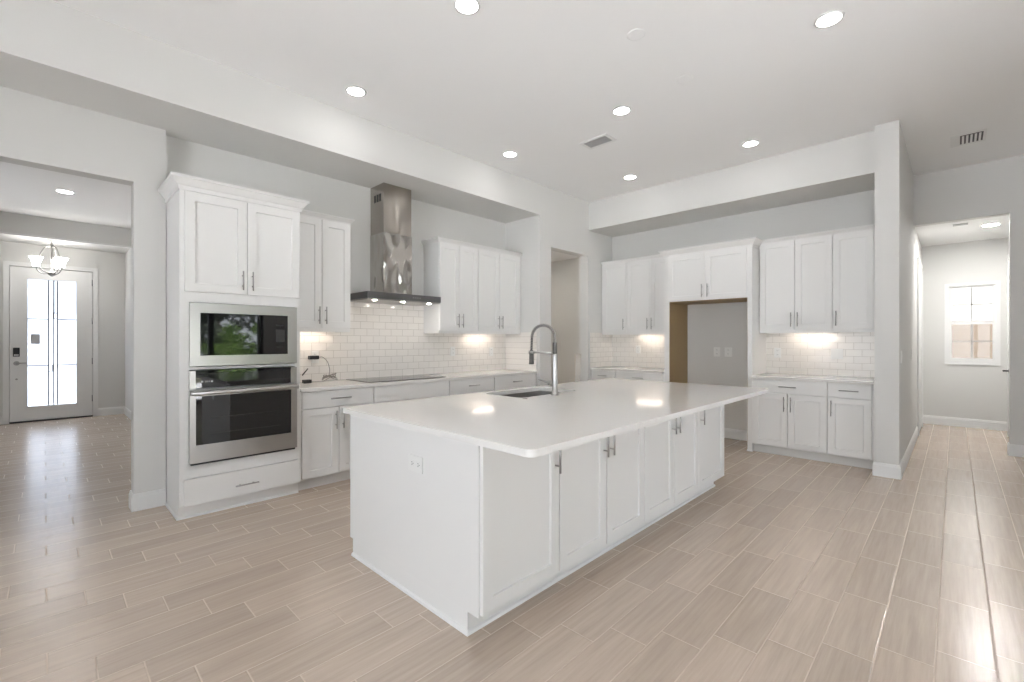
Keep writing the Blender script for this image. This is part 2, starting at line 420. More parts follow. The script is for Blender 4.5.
baseboard('baseboard_front_left', [(-10.75, -2.19), (-10.75, -0.455)], 'white baseboard left of the front door')
baseboard('baseboard_pantry', [(-5.76, 4.8), (-5.76, 6.44), (-4.17, 6.44)], 'white baseboard inside the pantry')

# front door
d = thing('door_1', 'white front door with frosted leaded glass in the foyer', 'door', kind='structure')
XD = -10.75
def casing_x(x, out, y0, y1, z1, wd, parent, nm='casing'):
    m = MB(); s = 1 if out > 0 else -1
    a, b = (x, x+out) if out > 0 else (x+out, x)
    m.box(a, b, y0-wd, y0, 0, z1+wd); m.box(a, b, y1, y1+wd, 0, z1+wd); m.box(a, b, y0, y1, z1, z1+wd)
    return m.done(nm, TRIM, parent)
casing_x(XD+0.0005, 0.018, -0.385, 0.592, 2.51, 0.068, d)
leaf = MB(); y0, y1, g0, g1, gz0, gz1 = -0.380, 0.587, -0.192, 0.392, 0.245, 2.325
for bx in ((y0, g0, 0.02, 2.50), (g1, y1, 0.02, 2.50), (g0, g1, 0.02, gz0), (g0, g1, gz1, 2.50)): leaf.box(XD-0.05, XD-0.004, bx[0], bx[1], bx[2], bx[3])
lf = leaf.done('door_leaf', TRIM, d)
m = MB()
for bx in ((g0-0.028, g0+0.006, gz0-0.028, gz1+0.028), (g1-0.006, g1+0.028, gz0-0.028, gz1+0.028), (g0, g1, gz0-0.028, gz0+0.006), (g0, g1, gz1-0.006, gz1+0.028)): m.box(XD-0.004, XD+0.006, bx[0], bx[1], bx[2], bx[3])
m.done('glass_surround', TRIM, d)
m = MB(); m.box(XD-0.075, XD-0.051, -0.3848, -0.355, 0.023, 2.5098); m.box(XD-0.075, XD-0.051, 0.562, 0.5918, 0.023, 2.5098); m.box(XD-0.075, XD-0.051, -0.355, 0.562, 2.475, 2.5098); m.done('jamb_stop', TRIM, d)
B(XD-0.032, XD-0.024, g0, g1, gz0, gz1).done('frosted_glass', FROST, d)
m = MB(); x0, x1 = XD-0.023, XD-0.018; q = 0.008
for y in (0.050, 0.113, 0.157): m.box(x0, x1, y-q, y+q, gz0, gz1)
for z in (1.672, 0.91): m.box(x0, x1, g0, 0.045, z-q, z+q); m.box(x0, x1, 0.162, g1, z-q, z+q)
for (a, b, c, e) in ((0.100, 0.157, 1.685, 1.785), (0.046, 0.104, 0.80, 0.92)):
    m.box(x0-0.001, x1+0.002, a, a+0.011, c, e); m.box(x0-0.001, x1+0.002, b-0.011, b, c, e); m.box(x0-0.001, x1+0.002, a, b, c, c+0.012); m.box(x0-0.001, x1+0.002, a, b, e-0.012, e)
m.done('lead_came', mat('lead_came', (0.10, 0.10, 0.105), 0.5), d)
m = MB(); m.box(XD-0.004, XD+0.022, -0.345, -0.272, 1.062, 1.205, 0.006); kp = m.done('keypad_lock', BLACKP, d)
B(XD+0.022, XD+0.024, -0.335, -0.282, 1.075, 1.10).done('keypad_plate', CHROME, kp)
m = MB(); m.cyl((XD-0.004, -0.307, 0.955), (XD+0.012, -0.307, 0.955), 0.035, 18); m.cyl((XD+0.012, -0.307, 0.955), (XD+0.05, -0.307, 0.955), 0.012); m.tube([(XD+0.05, -0.312, 0.955), (XD+0.052, -0.26, 0.957), (XD+0.05, -0.20, 0.957)], 0.010)
m.done('lever_handle', NICKEL, d)
m = MB(); m.cyl((XD-0.004, -0.307, 0.70), (XD+0.004, -0.307, 0.70), 0.014); m.done('bore_cover', NICKEL, d)
for z in (2.32, 1.66, 0.965, 0.32):
    m = MB(); m.box(XD-0.002, XD+0.008, 0.578, 0.591, z-0.055, z+0.055); m.cyl((XD+0.012, 0.588, z-0.055), (XD+0.012, 0.588, z+0.055), 0.007, 8); m.done('hinge', HINGE, d)
B(XD-0.08, XD+0.02, -0.3845, 0.5915, 0.0005, 0.0225).done('threshold', BLACKP, d)
m = MB(); m.box(XD-0.0175, XD-0.0165, -0.153, -0.046, 1.263, 1.425); tag(m.done('notice_sticker', mat('notice_grey', (0.55, 0.56, 0.58), 0.6)), 'small grey notice stuck on the frosted glass of the front door', 'notice')

# hallway doors: one closed on the right wall, one on the left wall
d = thing('door_2', 'white hallway door with lever handle on the right wall', 'door', kind='structure')
B(0.532, 0.5495, 8.30, 9.24, 0.012, 2.42).done('door_leaf', TRIM, d)
m = MB(); m.box(0.522, 0.5495, 8.22, 8.295, 0, 2.50); m.box(0.522, 0.5495, 9.245, 9.32, 0, 2.50); m.box(0.522, 0.5495, 8.295, 9.245, 2.425, 2.50); m.done('casing', TRIM, d)
m = MB(); m.cyl((0.532, 9.17, 0.905), (0.524, 9.17, 0.905), 0.03); m.cyl((0.524, 9.17, 0.905), (0.475, 9.17, 0.905), 0.011); m.tube([(0.475, 9.175, 0.905), (0.47, 9.12, 0.907), (0.472, 9.06, 0.907)], 0.010)
m.done('lever_handle', BLACKP, d)
for z in (2.2, 1.25, 0.3):
    m = MB(); m.cyl((0.525, 8.30, z-0.05), (0.525, 8.30, z+0.05), 0.008, 8); m.done('hinge', HINGE, d)
d = thing('door_3', 'white cased door on the left wall of the hallway', 'door', kind='structure')
B(-0.3795, -0.365, 8.50, 9.40, 0.012, 2.40).done('door_leaf', TRIM, d)
m = MB(); m.box(-0.3795, -0.355, 8.43, 8.495, 0, 2.47); m.box(-0.3795, -0.355, 9.405, 9.47, 0, 2.47); m.box(-0.3795, -0.355, 8.495, 9.405, 2.405, 2.47); m.done('casing', TRIM, d)

# tile backsplashes
m = MB(); m.box(-4.6595, -4.650, 1.545, 4.6495, 0.906, 1.432); m.box(-4.6595, -4.650, 2.146, 3.233, 1.432, 1.83)
m.box(-4.650, -4.06, 4.640, 4.6495, 0.906, 1.432)
struct('trim_2', m, TILE_Y, 'white subway tile backsplash behind the cooktop', 'backsplash')
m = MB(); m.box(-3.99, -2.83, 6.440, 6.4495, 0.906, 1.44); m.box(-1.728, -0.567, 6.440, 6.4495, 0.906, 1.44)
struct('trim_3', m, TILE_X, 'white subway tile backsplash flanking the refrigerator bay', 'backsplash')
struct('trim_4', B(-3.9995, -3.990, 5.82, 6.4495, 0.906, 1.44), TILE_Y, 'short tile return in the corner beside the pantry doorway', 'backsplash')
# fix: return on the pantry side wall uses the other axis
# ------------------------------------------------------------------ CABINETS
def bar_handle(parent, p, vertical, length=0.165, t=0.02, out=0.032):
    x, z = p; m = MB(); y = -t - out; h = length/2
    if vertical:
        m.cyl((x, y, z-h), (x, y, z+h), 0.0058, 10)
        for q in (-h+0.035, h-0.035): m.cyl((x, -t, z+q), (x, y, z+q), 0.0045, 8)
    else:
        m.cyl((x-h, y, z), (x+h, y, z), 0.0058, 10)
        for q in (-h+0.035, h-0.035): m.cyl((x+q, -t, z), (x+q, y, z), 0.0045, 8)
    return m.done('handle', NICKEL, parent)

CROWN_S = [(0.0, 0.0), (0.006, 0.0), (0.008, 0.010), (0.030, 0.036), (0.036, 0.038), (0.036, 0.050), (0.0, 0.050)]
CROWN_L = [(0.0, 0.0), (0.010, 0.0), (0.012, 0.030), (0.020, 0.036), (0.050, 0.076), (0.058, 0.080), (0.058, 0.098), (0.0, 0.098)]

def upper(label, loc, rz, w, depth, doors, z0, z1, left_open=False, right_open=False, hz=None, group='white wall cabinets'):
    """wall cabinet; local x runs left to right seen from the room, doors face local -Y; loc is the bottom front left corner of its box"""
    t = thing('upper_cabinet', label, 'cabinet', loc, rz, group)
    h = z1 - z0
    m = MB(); m.box(0, w, 0, depth, 0.028, h); m.box(0, w, 0, 0.018, 0, 0.028)
    m.box(0, 0.018, 0.018, depth, 0, 0.028); m.box(w-0.018, w, 0.018, depth, 0, 0.028)
    m.done('carcass', CAB, t)
    for a, b, side in doors:
        dd = MB().shaker(a+0.003, b-0.003, 0.036, h-0.052); do = dd.done('door', CAB, t)
        hx = b - 0.033 if side == 'r' else a + 0.033
        bar_handle(do, (hx, 0.155), True)
    p = [(0, 0), (w, 0)]
    if left_open: p = [(0, depth)] + p
    if right_open: p = p + [(w, depth)]
    MB().sweep(p, CROWN_S, h - 0.046).done('crown_molding', CAB, t)
    return t

def base(label, loc, rz, w, depth, drawers, doors, toe=True, group='white base cabinets', shoe=True):
    t = thing('base_cabinet', label, 'cabinet', loc, rz, group)
    MB().box(0, w, 0, depth, 0.10, 0.873).done('carcass', CAB, t)
    B(0, w, 0.06, depth, 0, 0.10).done('toe_kick', TOE, t)
    for a, b, z0, z1, hl in drawers:
        dr = MB().slabfront(a+0.003, b-0.003, z0, z1).done('drawer', CAB, t)
        if hl: bar_handle(dr, ((a+b)/2, (z0+z1)/2), False, hl)
    for a, b, side in doors:
        do = MB().shaker(a+0.003, b-0.003, 0.112, 0.714).done('door', CAB, t)
        if side: bar_handle(do, (b-0.033 if side == 'r' else a+0.033, 0.715-0.115), True)
    return t

R90 = PI/2
# hood wall: fronts face +X; local x -> +Y
UX = -4.35
upper('white two-door wall cabinet between the oven tower and the range hood', (UX, 1.545, 1.405), R90, 0.595, 0.304, [(0.015, 0.305, 'r'), (0.305, 0.593, 'l')], 1.405, 2.528, False, True)
upper('white two-door wall cabinet directly right of the range hood', (UX, 3.235, 1.405), R90, 0.600, 0.304, [(0.003, 0.302, 'r'), (0.302, 0.598, 'l')], 1.405, 2.528, True, False)
upper('white two-door wall cabinet at the far end of the hood wall', (UX, 3.836, 1.405), R90, 0.806, 0.304, [(0.002, 0.378, 'r'), (0.378, 0.756, 'l')], 1.405, 2.528, False, False)
# refrigerator wall: fronts face -Y
UY = 6.14
upper('white single-door wall cabinet in the corner near the pantry doorway', (-3.992, UY, 1.410), 0, 0.435, 0.305, [(0.03, 0.434, 'r')], 1.410, 2.545)
upper('white two-door wall cabinet touching the left side of the refrigerator enclosure', (-3.556, UY, 1.410), 0, 0.728, 0.305, [(0.001, 0.390, 'r'), (0.390, 0.727, 'l')], 1.410, 2.545)
upper('white two-door wall cabinet touching the right side of the refrigerator enclosure', (-1.724, UY, 1.410), 0, 0.746, 0.305, [(0.003, 0.379, 'r'), (0.379, 0.745, 'l')], 1.410, 2.545)
upper('white single-door wall cabinet beside the projecting wall end on the right', (-0.977, UY, 1.410), 0, 0.407, 0.305, [(0.001, 0.365, 'l')], 1.410, 2.545)

# base cabinets, hood wall
BX = -4.075
base('white base cabinet with wide drawer and two doors right of the wall ovens', (BX, 1.545, 0), R90, 0.696, 0.575, [(0.013, 0.695, 0.722, 0.868, 0.19)], [(0.013, 0.345, 'r'), (0.345, 0.695, 'l')])
base('white base cabinet with blank drawer panel beneath the cooktop', (BX, 2.242, 0), R90, 0.921, 0.575, [(0.001, 0.920, 0.715, 0.868, 0), (0.001, 0.920, 0.415, 0.708, 0.19), (0.001, 0.920, 0.112, 0.408, 0.19)], [])
base('white base cabinet with narrow drawer just right of the cooktop', (BX, 3.164, 0), R90, 0.694, 0.575, [(0.001, 0.693, 0.722, 0.868, 0.165)], [(0.001, 0.347, 'r'), (0.347, 0.693, 'l')])
base('white base cabinet with drawer at the far end of the hood wall', (BX, 3.859, 0), R90, 0.780, 0.575, [(0.001, 0.770, 0.722, 0.868, 0.165)], [(0.001, 0.385, 'r'), (0.385, 0.770, 'l')])
# base cabinets, refrigerator wall
BY = 5.86
base('white base cabinet with small drawer in the corner near the pantry doorway', (-3.992, BY, 0), 0, 0.428, 0.575, [(0.003, 0.427, 0.722, 0.868, 0.15)], [(0.003, 0.427, 'r')])
base('white base cabinet with wide drawer left of the refrigerator bay', (-3.563, BY, 0), 0, 0.735, 0.575, [(0.001, 0.733, 0.722, 0.868, 0.17)], [(0.001, 0.367, 'r'), (0.367, 0.733, 'l')])
base('white base cabinet with wide drawer and two doors right of the refrigerator bay', (-1.724, BY, 0), 0, 0.746, 0.575, [(0.003, 0.745, 0.722, 0.868, 0.17)], [(0.003, 0.372, 'r'), (0.372, 0.745, 'l')])
base('white base cabinet with drawer and single door beside the projecting wall end', (-0.977, BY, 0), 0, 0.409, 0.575, [(0.001, 0.372, 0.722, 0.868, 0.165)], [(0.001, 0.372, 'l')])

# worktops
def worktop(name, x0, x1, y0, y1, label):
    m = MB(); m.box(x0, x1, y0, y1, 0.874, 0.905, 0.003)
    return tag(m.done(name, QUARTZ), label, 'countertop')
worktop('countertop', -4.649, -4.032, 1.542, 4.638, 'long white quartz countertop under the range hood')
worktop('countertop', -3.988, -2.829, 5.812, 6.438, 'short white quartz countertop in the corner left of the refrigerator bay')
worktop('countertop', -1.727, -0.568, 5.812, 6.438, 'short white quartz countertop right of the refrigerator bay')

# oven tower
t = thing('oven_cabinet', 'tall white oven tower cabinet beside the foyer opening', 'cabinet', (-4.05, 0.702, 0), R90)
W, D = 0.838, 0.604
m = MB()
m.box(-0.014, 0.020, 0, D, 0.10, 2.43); m.box(W-0.020, W, 0, D, 0.10, 2.43); m.box(0.02, W-0.02, 0, D, 2.41, 2.43); m.box(0.02, W-0.02, D-0.012, D, 0.10, 2.41)
m.box(0.02, W-0.02, 0.018, D-0.012, 1.625, 1.66); m.box(0.045, W-0.045, 0, D-0.012, 1.102, 1.122); m.box(0.02, W-0.02, 0.018, D-0.012, 0.31, 0.385); m.box(0.02, W-0.02, 0, D-0.012, 0.10, 0.115)
m.box(0.02, 0.045, 0, 0.02, 0.40, 1.605); m.box(W-0.045, W-0.02, 0, 0.02, 0.40, 1.605); m.box(0.02, W-0.02, 0, 0.018, 1.605, 1.69); m.box(0.02, W-0.02, 0, 0.018, 0.30, 0.40)
m.box(0.02, W-0.02, 0, 0.018, 2.38, 2.41)
m.done('carcass', CAB, t)
B(-0.014, W, 0.045, D, 0.0, 0.10).done('toe_kick', CAB, t)
for a, b, s in ((0.012, 0.424, 'r'), (0.424, 0.832, 'l')):
    do = MB().shaker(a+0.0025, b-0.0025, 1.683, 2.415).done('door', CAB, t)
    bar_handle(do, (b-0.035 if s == 'r' else a+0.035, 1.79), True, 0.15)
dr = MB().slabfront(0.006, 0.832, 0.104, 0.298).done('drawer', CAB, t); bar_handle(dr, (0.418, 0.187), False, 0.165)
MB().sweep([(-0.014, 0.49), (-0.014, 0), (W, 0), (W, 0.26)], CROWN_L, 2.424).done('crown_molding', CAB, t)
MB().sweep([(-0.014, 0.49), (-0.014, 0.045), (W, 0.045)], [(0.0003, 0.0), (0.012, 0.0), (0.009, 0.010), (0.0003, 0.016)]).done('shoe_molding', TRIM, t)

# microwave (local frame as the tower)
t = thing('microwave', 'built-in stainless microwave with black glass in the oven tower', 'microwave', (-4.05, 0.702, 1.126), R90)
B(0.06, W-0.06, 0.0, 0.42, 0.004, 0.466).done('body', STEELD, t)
m = MB(); a, b = 0.043, 0.801; g = (0.108, 0.726); zz = (0.080, 0.402)
m.box(a, g[0], -0.030, -0.001, 0.003, 0.474); m.box(g[1], b, -0.030, -0.001, 0.003, 0.474); m.box(g[0], g[1], -0.030, -0.001, 0.003, zz[0]); m.box(g[0], g[1], -0.030, -0.001, zz[1], 0.474)
m.done('trim_kit', STEEL2, t)
do = MB().box(g[0]+0.002, 0.523, -0.038, -0.002, zz[0]+0.002, zz[1]-0.002, 0.002).done('door', BLACKG, t)
m = MB(); m.box(0.186, 0.523-0.02, -0.0388, -0.038, 0.17, 0.325); m.done('window', BLACKG, do)
cp = MB().box(0.526, g[1]-0.002, -0.038, -0.002, zz[0]+0.002, zz[1]-0.002, 0.002).done('control_panel', BLACKG, t)
DIM = mat('dim_key_print', (0.03, 0.03, 0.03), 0.4)
B(0.632, 0.692, -0.0386, -0.038, 0.315, 0.325).done('display', DIM, cp)
m = MB(); m.box(0.63, 0.70, -0.0382, -0.038, 0.18, 0.285)
for r in range(4):
    for c in range(3): m.box(0.635 + c*0.020, 0.648 + c*0.020, -0.0386, -0.0381, 0.185 + r*0.028, 0.193 + r*0.028)
m.done('keypad', DIM, cp)
B(0.64, 0.685, -0.0386, -0.038, 0.14, 0.146).done('start_key', DIM, cp)

# wall oven
t = thing('wall_oven', 'built-in stainless wall oven below the microwave', 'oven', (-4.05, 0.702, 0.40), R90)
B(0.05, W-0.05, 0.0, 0.55, 0.01, 0.695).done('body', STEELD, t)
for a, b in ((0.040, 0.077), (0.748, 0.796)): B(a, b, -0.040, -0.001, 0.56, 0.696).done('side_trim', STEEL2, t)
cp = B(0.077, 0.748, -0.040, -0.002, 0.567, 0.696).done('control_panel', BLACKG, t)
m = MB()
for x in (0.118, 0.180): m.cyl((x, -0.0405, 0.613), (x, -0.040, 0.613), 0.007, 12)
for k in range(3): m.box(0.138 + k*0.011, 0.145 + k*0.011, -0.0405, -0.040, 0.609, 0.617)
m.done('display_print', mat('display_print', (0.55, 0.55, 0.55), 0.4), cp)
m = MB(); m.box(0.040, 0.077, -0.048, -0.003, 0.015, 0.555); m.box(0.748, 0.796, -0.048, -0.003, 0.015, 0.555); m.box(0.077, 0.748, -0.048, -0.003, 0.015, 0.145); m.box(0.077, 0.748, -0.048, -0.003, 0.507, 0.555)
do = m.done('door', STEEL2, t)
B(0.078, 0.747, -0.047, -0.004, 0.146, 0.506).done('door_glass', BLACKG, do)
m = MB()
for z in (0.22, 0.34): m.box(0.16, 0.66, -0.0476, -0.047, z, z+0.003)
m.done('rack_line', mat('oven_rack_dim', (0.05, 0.045, 0.042), 0.4), do)
m = MB(); m.cyl((0.045, -0.088, 0.533), (0.791, -0.088, 0.533), 0.017, 16)
for x in (0.075, 0.762): m.box(x-0.012, x+0.012, -0.085, -0.046, 0.521, 0.545)
m.done('handle', CHROME, do)
m = MB(); m.cyl((0.411, -0.0485, 0.081), (0.411, -0.048, 0.081), 0.016, 22); bd = m.done('badge', mat('badge_grey', (0.45, 0.44, 0.43), 0.35, 1.0), do)
B(0.05, 0.786, -0.030, -0.002, -0.002, 0.012).done('vent_gap', BLACKP, t)

# range hood
t = thing('range_hood', 'stainless chimney range hood above the cooktop', 'range hood', (-4.655, 2.69, 1.735), R90)
m = MB(); m.box(-0.450, 0.450, -0.475, 0, 0.012, 0.078, 0.002); m.done('canopy', STEELD, t)
m = MB(); m.box(-0.442, 0.442, -0.467, -0.008, 0.0, 0.0118); un = m.done('underside', STEEL2, t)
for x in (-0.33, 0.0, 0.34):
    m = MB(); m.cyl((x, -0.40, -0.004), (x, -0.40, -0.0002), 0.020, 18); m.done('lamp', HOODL, un)
m = MB(); m.box(-0.165, 0.190, -0.285, 0, 0.0785, 0.745); m.done('lower_chimney', STEEL, t)
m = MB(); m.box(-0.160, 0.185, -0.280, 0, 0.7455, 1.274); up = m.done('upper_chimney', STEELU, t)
m = MB()
for k in range(3): m.box(-0.1608, -0.160, -0.225 + k*0.055, -0.190 + k*0.055, 1.09, 1.17)
m.done('vent_slots', BLACKP, up)
m = MB()
for k in range(4): m.cyl((0.085 + k*0.028, -0.4757, 0.045), (0.085 + k*0.028, -0.475, 0.045), 0.006, 10)
m.done('button', CHROME, t)

# cooktop
t = thing('cooktop', 'black glass cooktop set in the long countertop', 'cooktop', (-4.37, 2.70, 0.9052), R90)
m = MB(); m.box(-0.475, 0.475, -0.245, 0.245, 0.0, 0.006, 0.002); m.done('glass', mat('cooktop_glass', (0.03, 0.03, 0.03), 0.06, spec=0.7), t)
m = MB()
for x, y, r in ((-0.28, 0.10, 0.075), (-0.28, -0.11, 0.10), (0.02, 0.02, 0.12), (0.30, 0.10, 0.10), (0.30, -0.11, 0.075)):
    a = m.ring((x, y, 0.0063), (0,0,1), r, 28); b = m.ring((x, y, 0.0063), (0,0,1), r-0.004, 28)
    for i in range(28): m.bm.faces.new((a[i], a[(i+1)%28], b[(i+1)%28], b[i]))
m.done('burner_ring', GREYP, t)

# refrigerator enclosure
t = thing('refrigerator_enclosure', 'white refrigerator enclosure with empty bay and two-door cabinet on top', 'cabinet', (-2.826, 5.87, 0))
W, D = 1.098, 0.575
m = MB(); m.box(0, 0.070, 0, D, 0, 2.45); m.done('side_panel', CAB, t)
B(0.0702, 0.074, 0.004, D-0.002, 0.002, 1.83).done('panel_lining', BROWN, t)
m = MB(); m.box(W-0.052, W, 0, D, 0, 2.45); m.done('side_panel', CAB, t)
B(W-0.056, W-0.0522, 0.004, D-0.002, 0.002, 1.83).done('panel_lining', BROWN, t)
m = MB(); m.box(0.0702, W-0.0522, 0, D, 1.836, 2.45); m.done('top_box', CAB, t)
B(0.075, W-0.057, 0.004, D-0.002, 1.8295, 1.8355).done('underside_lining', BROWN, t)
for a, b, s in ((0.062, 0.553, 'r'), (0.553, 1.044, 'l')):
    do = MB().shaker(a+0.0015, b-0.0015, 1.842, 2.435).done('door', CAB, t); bar_handle(do, (b-0.035 if s == 'r' else a+0.035, 1.955), True)
MB().sweep([(0, 0.21), (0, 0), (W, 0), (W, 0.21)], CROWN_L, 2.436).done('crown_molding', CAB, t)
m = MB(); m.box(W-0.056, W+0.006, -0.008, 0.0, 0.0, 0.018); m.done('shoe_block', TRIM, t)

# island
def island_cab(label, y0, y1, doors):
    t = thing('island_cabinet', label, 'cabinet', (-1.493, y0, 0), R90, 'white seating-side island cabinets')
    w = y1 - y0
    B(0.001, w-0.001, 0, 0.30, 0.105, 0.873).done('carcass', CAB, t)
    for a, b, s in doors:
        do = MB().shaker(a+0.004, b-0.004, 0.116, 0.862).done('door', CAB, t)
        bar_handle(do, (b-0.033 if s == 'r' else a+0.033, 0.725), True)
    return t
island_cab('white single-door island cabinet at the near corner of the island', 1.346, 1.868, [(-0.018, 0.522, 'r')])
island_cab('white two-door island cabinet second from the near corner', 1.868, 2.775, [(0, 0.449, 'r'), (0.449, 0.907, 'l')])
island_cab('white two-door island cabinet third from the near corner', 2.775, 3.665, [(0, 0.443, 'r'), (0.443, 0.890, 'l')])
island_cab('white single-door island cabinet at the far end of the island', 3.665, 4.216, [(0, 0.566, 'l')])
t = thing('kitchen_island', 'white island body with plain end panel and recessed plinth', 'kitchen island', (-1.493, 1.327, 0), R90)
L = 2.91
m = MB(); m.box(0.0185, L-0.0205, 0.302, 1.20, 0.101, 0.63); m.box(0.0185, 1.05, 0.302, 1.20, 0.63, 0.873); m.box(1.80, L-0.0205, 0.302, 1.20, 0.63, 0.873)
m.box(1.05, 1.80, 0.302, 0.725, 0.63, 0.873); m.box(1.05, 1.80, 1.182, 1.20, 0.63, 0.873); m.done('core', CAB, t)
B(0.0, 0.018, 0.002, 1.20, 0.10, 0.873).done('end_panel', CAB, t)
B(L-0.020, L, 0.002, 1.20, 0.10, 0.873).done('end_panel', CAB, t)
B(0.0, L, 0.076, 1.165, 0.0, 0.0998).done('plinth', CAB, t)
MB().sweep([(0, 1.165), (0, 0.076), (L, 0.076), (L, 1.165)], [(0.0003, 0.0), (0.012, 0.0), (0.009, 0.012), (0.0003, 0.018)]).done('shoe_molding', TRIM, t)

def rounded(x0, x1, y0, y1, r, n=6):
    pts = []
    for cx, cy, a in ((x1-r, y1-r, 0), (x0+r, y1-r, 90), (x0+r, y0+r, 180), (x1-r, y0+r, 270)):
        for i in range(n+1):
            q = math.radians(a + 90*i/n); pts.append((cx + r*math.cos(q), cy + r*math.sin(q)))
    return pts
SX0, SX1, SY0, SY1 = -2.655, -2.245, 2.40, 3.10
bm = bmesh.new()
vo = [bm.verts.new((x, y, 0.874)) for x, y in rounded(-2.73, -1.147, 1.283, 4.362, 0.035)]
vi = [bm.verts.new((x, y, 0.874)) for x, y in rounded(SX0, SX1, SY0, SY1, 0.05)]
es = [bm.edges.new((v[i], v[(i+1) % len(v)])) for v in (vo, vi) for i in range(len(v))]
fl = bmesh.ops.triangle_fill(bm, use_beauty=True, use_dissolve=False, edges=es)
faces = [f for f in fl['geom'] if isinstance(f, bmesh.types.BMFace)]
hole = [f for f in faces if all(SX0-1e-4 <= v.co.x <= SX1+1e-4 and SY0-1e-4 <= v.co.y <= SY1+1e-4 for v in f.verts)]
faces = [f for f in faces if f not in hole]
if hole: bmesh.ops.delete(bm, geom=hole, context='FACES_ONLY')
ex = bmesh.ops.extrude_face_region(bm, geom=faces)
bmesh.ops.translate(bm, verts=[v for v in ex['geom'] if isinstance(v, bmesh.types.BMVert)], vec=(0, 0, 0.031))
m = MB(); m.bm.free(); m.bm = bm
tag(m.done('countertop', QUARTZ), 'large white quartz countertop on the kitchen island', 'countertop')

# sink
t = thing('sink', 'undermount stainless sink in the island countertop', 'sink', ((SX0+SX1)/2, (SY0+SY1)/2, 0.66))
m = MB(); hx, hy = (SX1-SX0)/2 + 0.004, (SY1-SY0)/2 + 0.004
inner = rounded(-hx, hx, -hy, hy, 0.05); outer = rounded(-hx-0.006, hx+0.006, -hy-0.006, hy+0.006, 0.055)
def lp(p, z): return [m.bm.verts.new((x, y, z)) for x, y in p]
a, b, c, e = lp(outer, 0.0), lp(outer, 0.2125), lp(inner, 0.2125), lp(inner, 0.008)
for u, v in ((a, b), (b, c), (c, e)):
    for i in range(len(u)): m.bm.faces.new((u[i], u[(i+1) % len(u)], v[(i+1) % len(u)], v[i]))
m.bm.faces.new(a); m.bm.faces.new(e)
m.done('bowl', SINKM, t)
m = MB(); m.lathe([(0.045, 0.0085), (0.045, 0.0115), (0.035, 0.0115), (0.030, 0.0095)], 22); m.done('drain', CHROME, t)

# faucet
t = thing('faucet', 'tall spring-neck steel faucet at the edge of the island sink', 'faucet', (-2.185, 2.713, 0.9052))
m = MB(); m.lathe([(0.030, 0.0), (0.030, 0.010), (0.024, 0.014), (0.0225, 0.10), (0.0225, 0.305), (0.020, 0.315)], 20); m.done('body', CHROME, t)
m = MB(); m.lathe([(0.017, 0.315), (0.017, 0.395), (0.014, 0.40)], 18); m.done('collar', RUBBER, t)
arc = []
R = 0.117
for i in range(7): arc.append(Vector((0, 0, 0.395 + 0.0075*i)))
for i in range(1, 40):
    q = PI * i / 40
    arc.append(Vector((-R + R*math.cos(q), 0, 0.440 + R*0.80*math.sin(q))))
for i in range(9): arc.append(Vector((-2*R - 0.004*i/8, 0, 0.440 - 0.0125*i)))
m = MB(); m.tube(arc, 0.008, 10); m.done('hose', RUBBER, t)
hel = []; u0 = Vector((0, 1, 0)); turns = 52; NN = turns * 8
for i in range(NN + 1):
    s = i / NN * (len(arc) - 1); k = min(int(s), len(arc)-2); p = arc[k].lerp(arc[k+1], s-k)
    tg = (arc[k+1] - arc[k]).normalized(); w_ = tg.cross(u0).normalized(); q = 2*PI*turns*i/NN
    hel.append(p + (u0*math.cos(q) + w_*math.sin(q)) * 0.0115)
m = MB(); m.tube(hel, 0.0024, 5); m.done('spring', NICKEL, t)
m = MB(); zt = 0.34
m.lathe([(0.010, 0.0), (0.017, -0.010), (0.019, -0.09), (0.021, -0.112), (0.016, -0.115)], 18, (-2*R-0.004, 0, zt)); m.done('spray_head', RUBBER, t)
m = MB(); m.tube([(-0.018, 0, 0.318), (-2*R-0.004, 0, 0.322)], 0.0075, 10); m.lathe([(0.0215, -0.012), (0.0235, -0.012), (0.0235, 0.012), (0.0215, 0.012)], 18, (-2*R-0.004, 0, 0.322)); m.done('support_arm', CHROME, t)
m = MB(); m.cyl((-0.018, 0, 0.085), (-0.06, 0, 0.085), 0.017, 16); m.tube([(-0.05, 0, 0.085), (-0.09, -0.01, 0.098), (-0.15, -0.02, 0.112)], [0.009, 0.0075, 0.006], 10); m.done('lever', CHROME, t)
m = MB(); m.lathe([(0.021, 0.0), (0.021, 0.004), (0.017, 0.006), (0.004, 0.006)], 20)
tag(m.done('air_switch', CHROME, None, (-2.200, 2.395, 0.9052)), 'small round steel button on the island counter beside the sink', 'button')

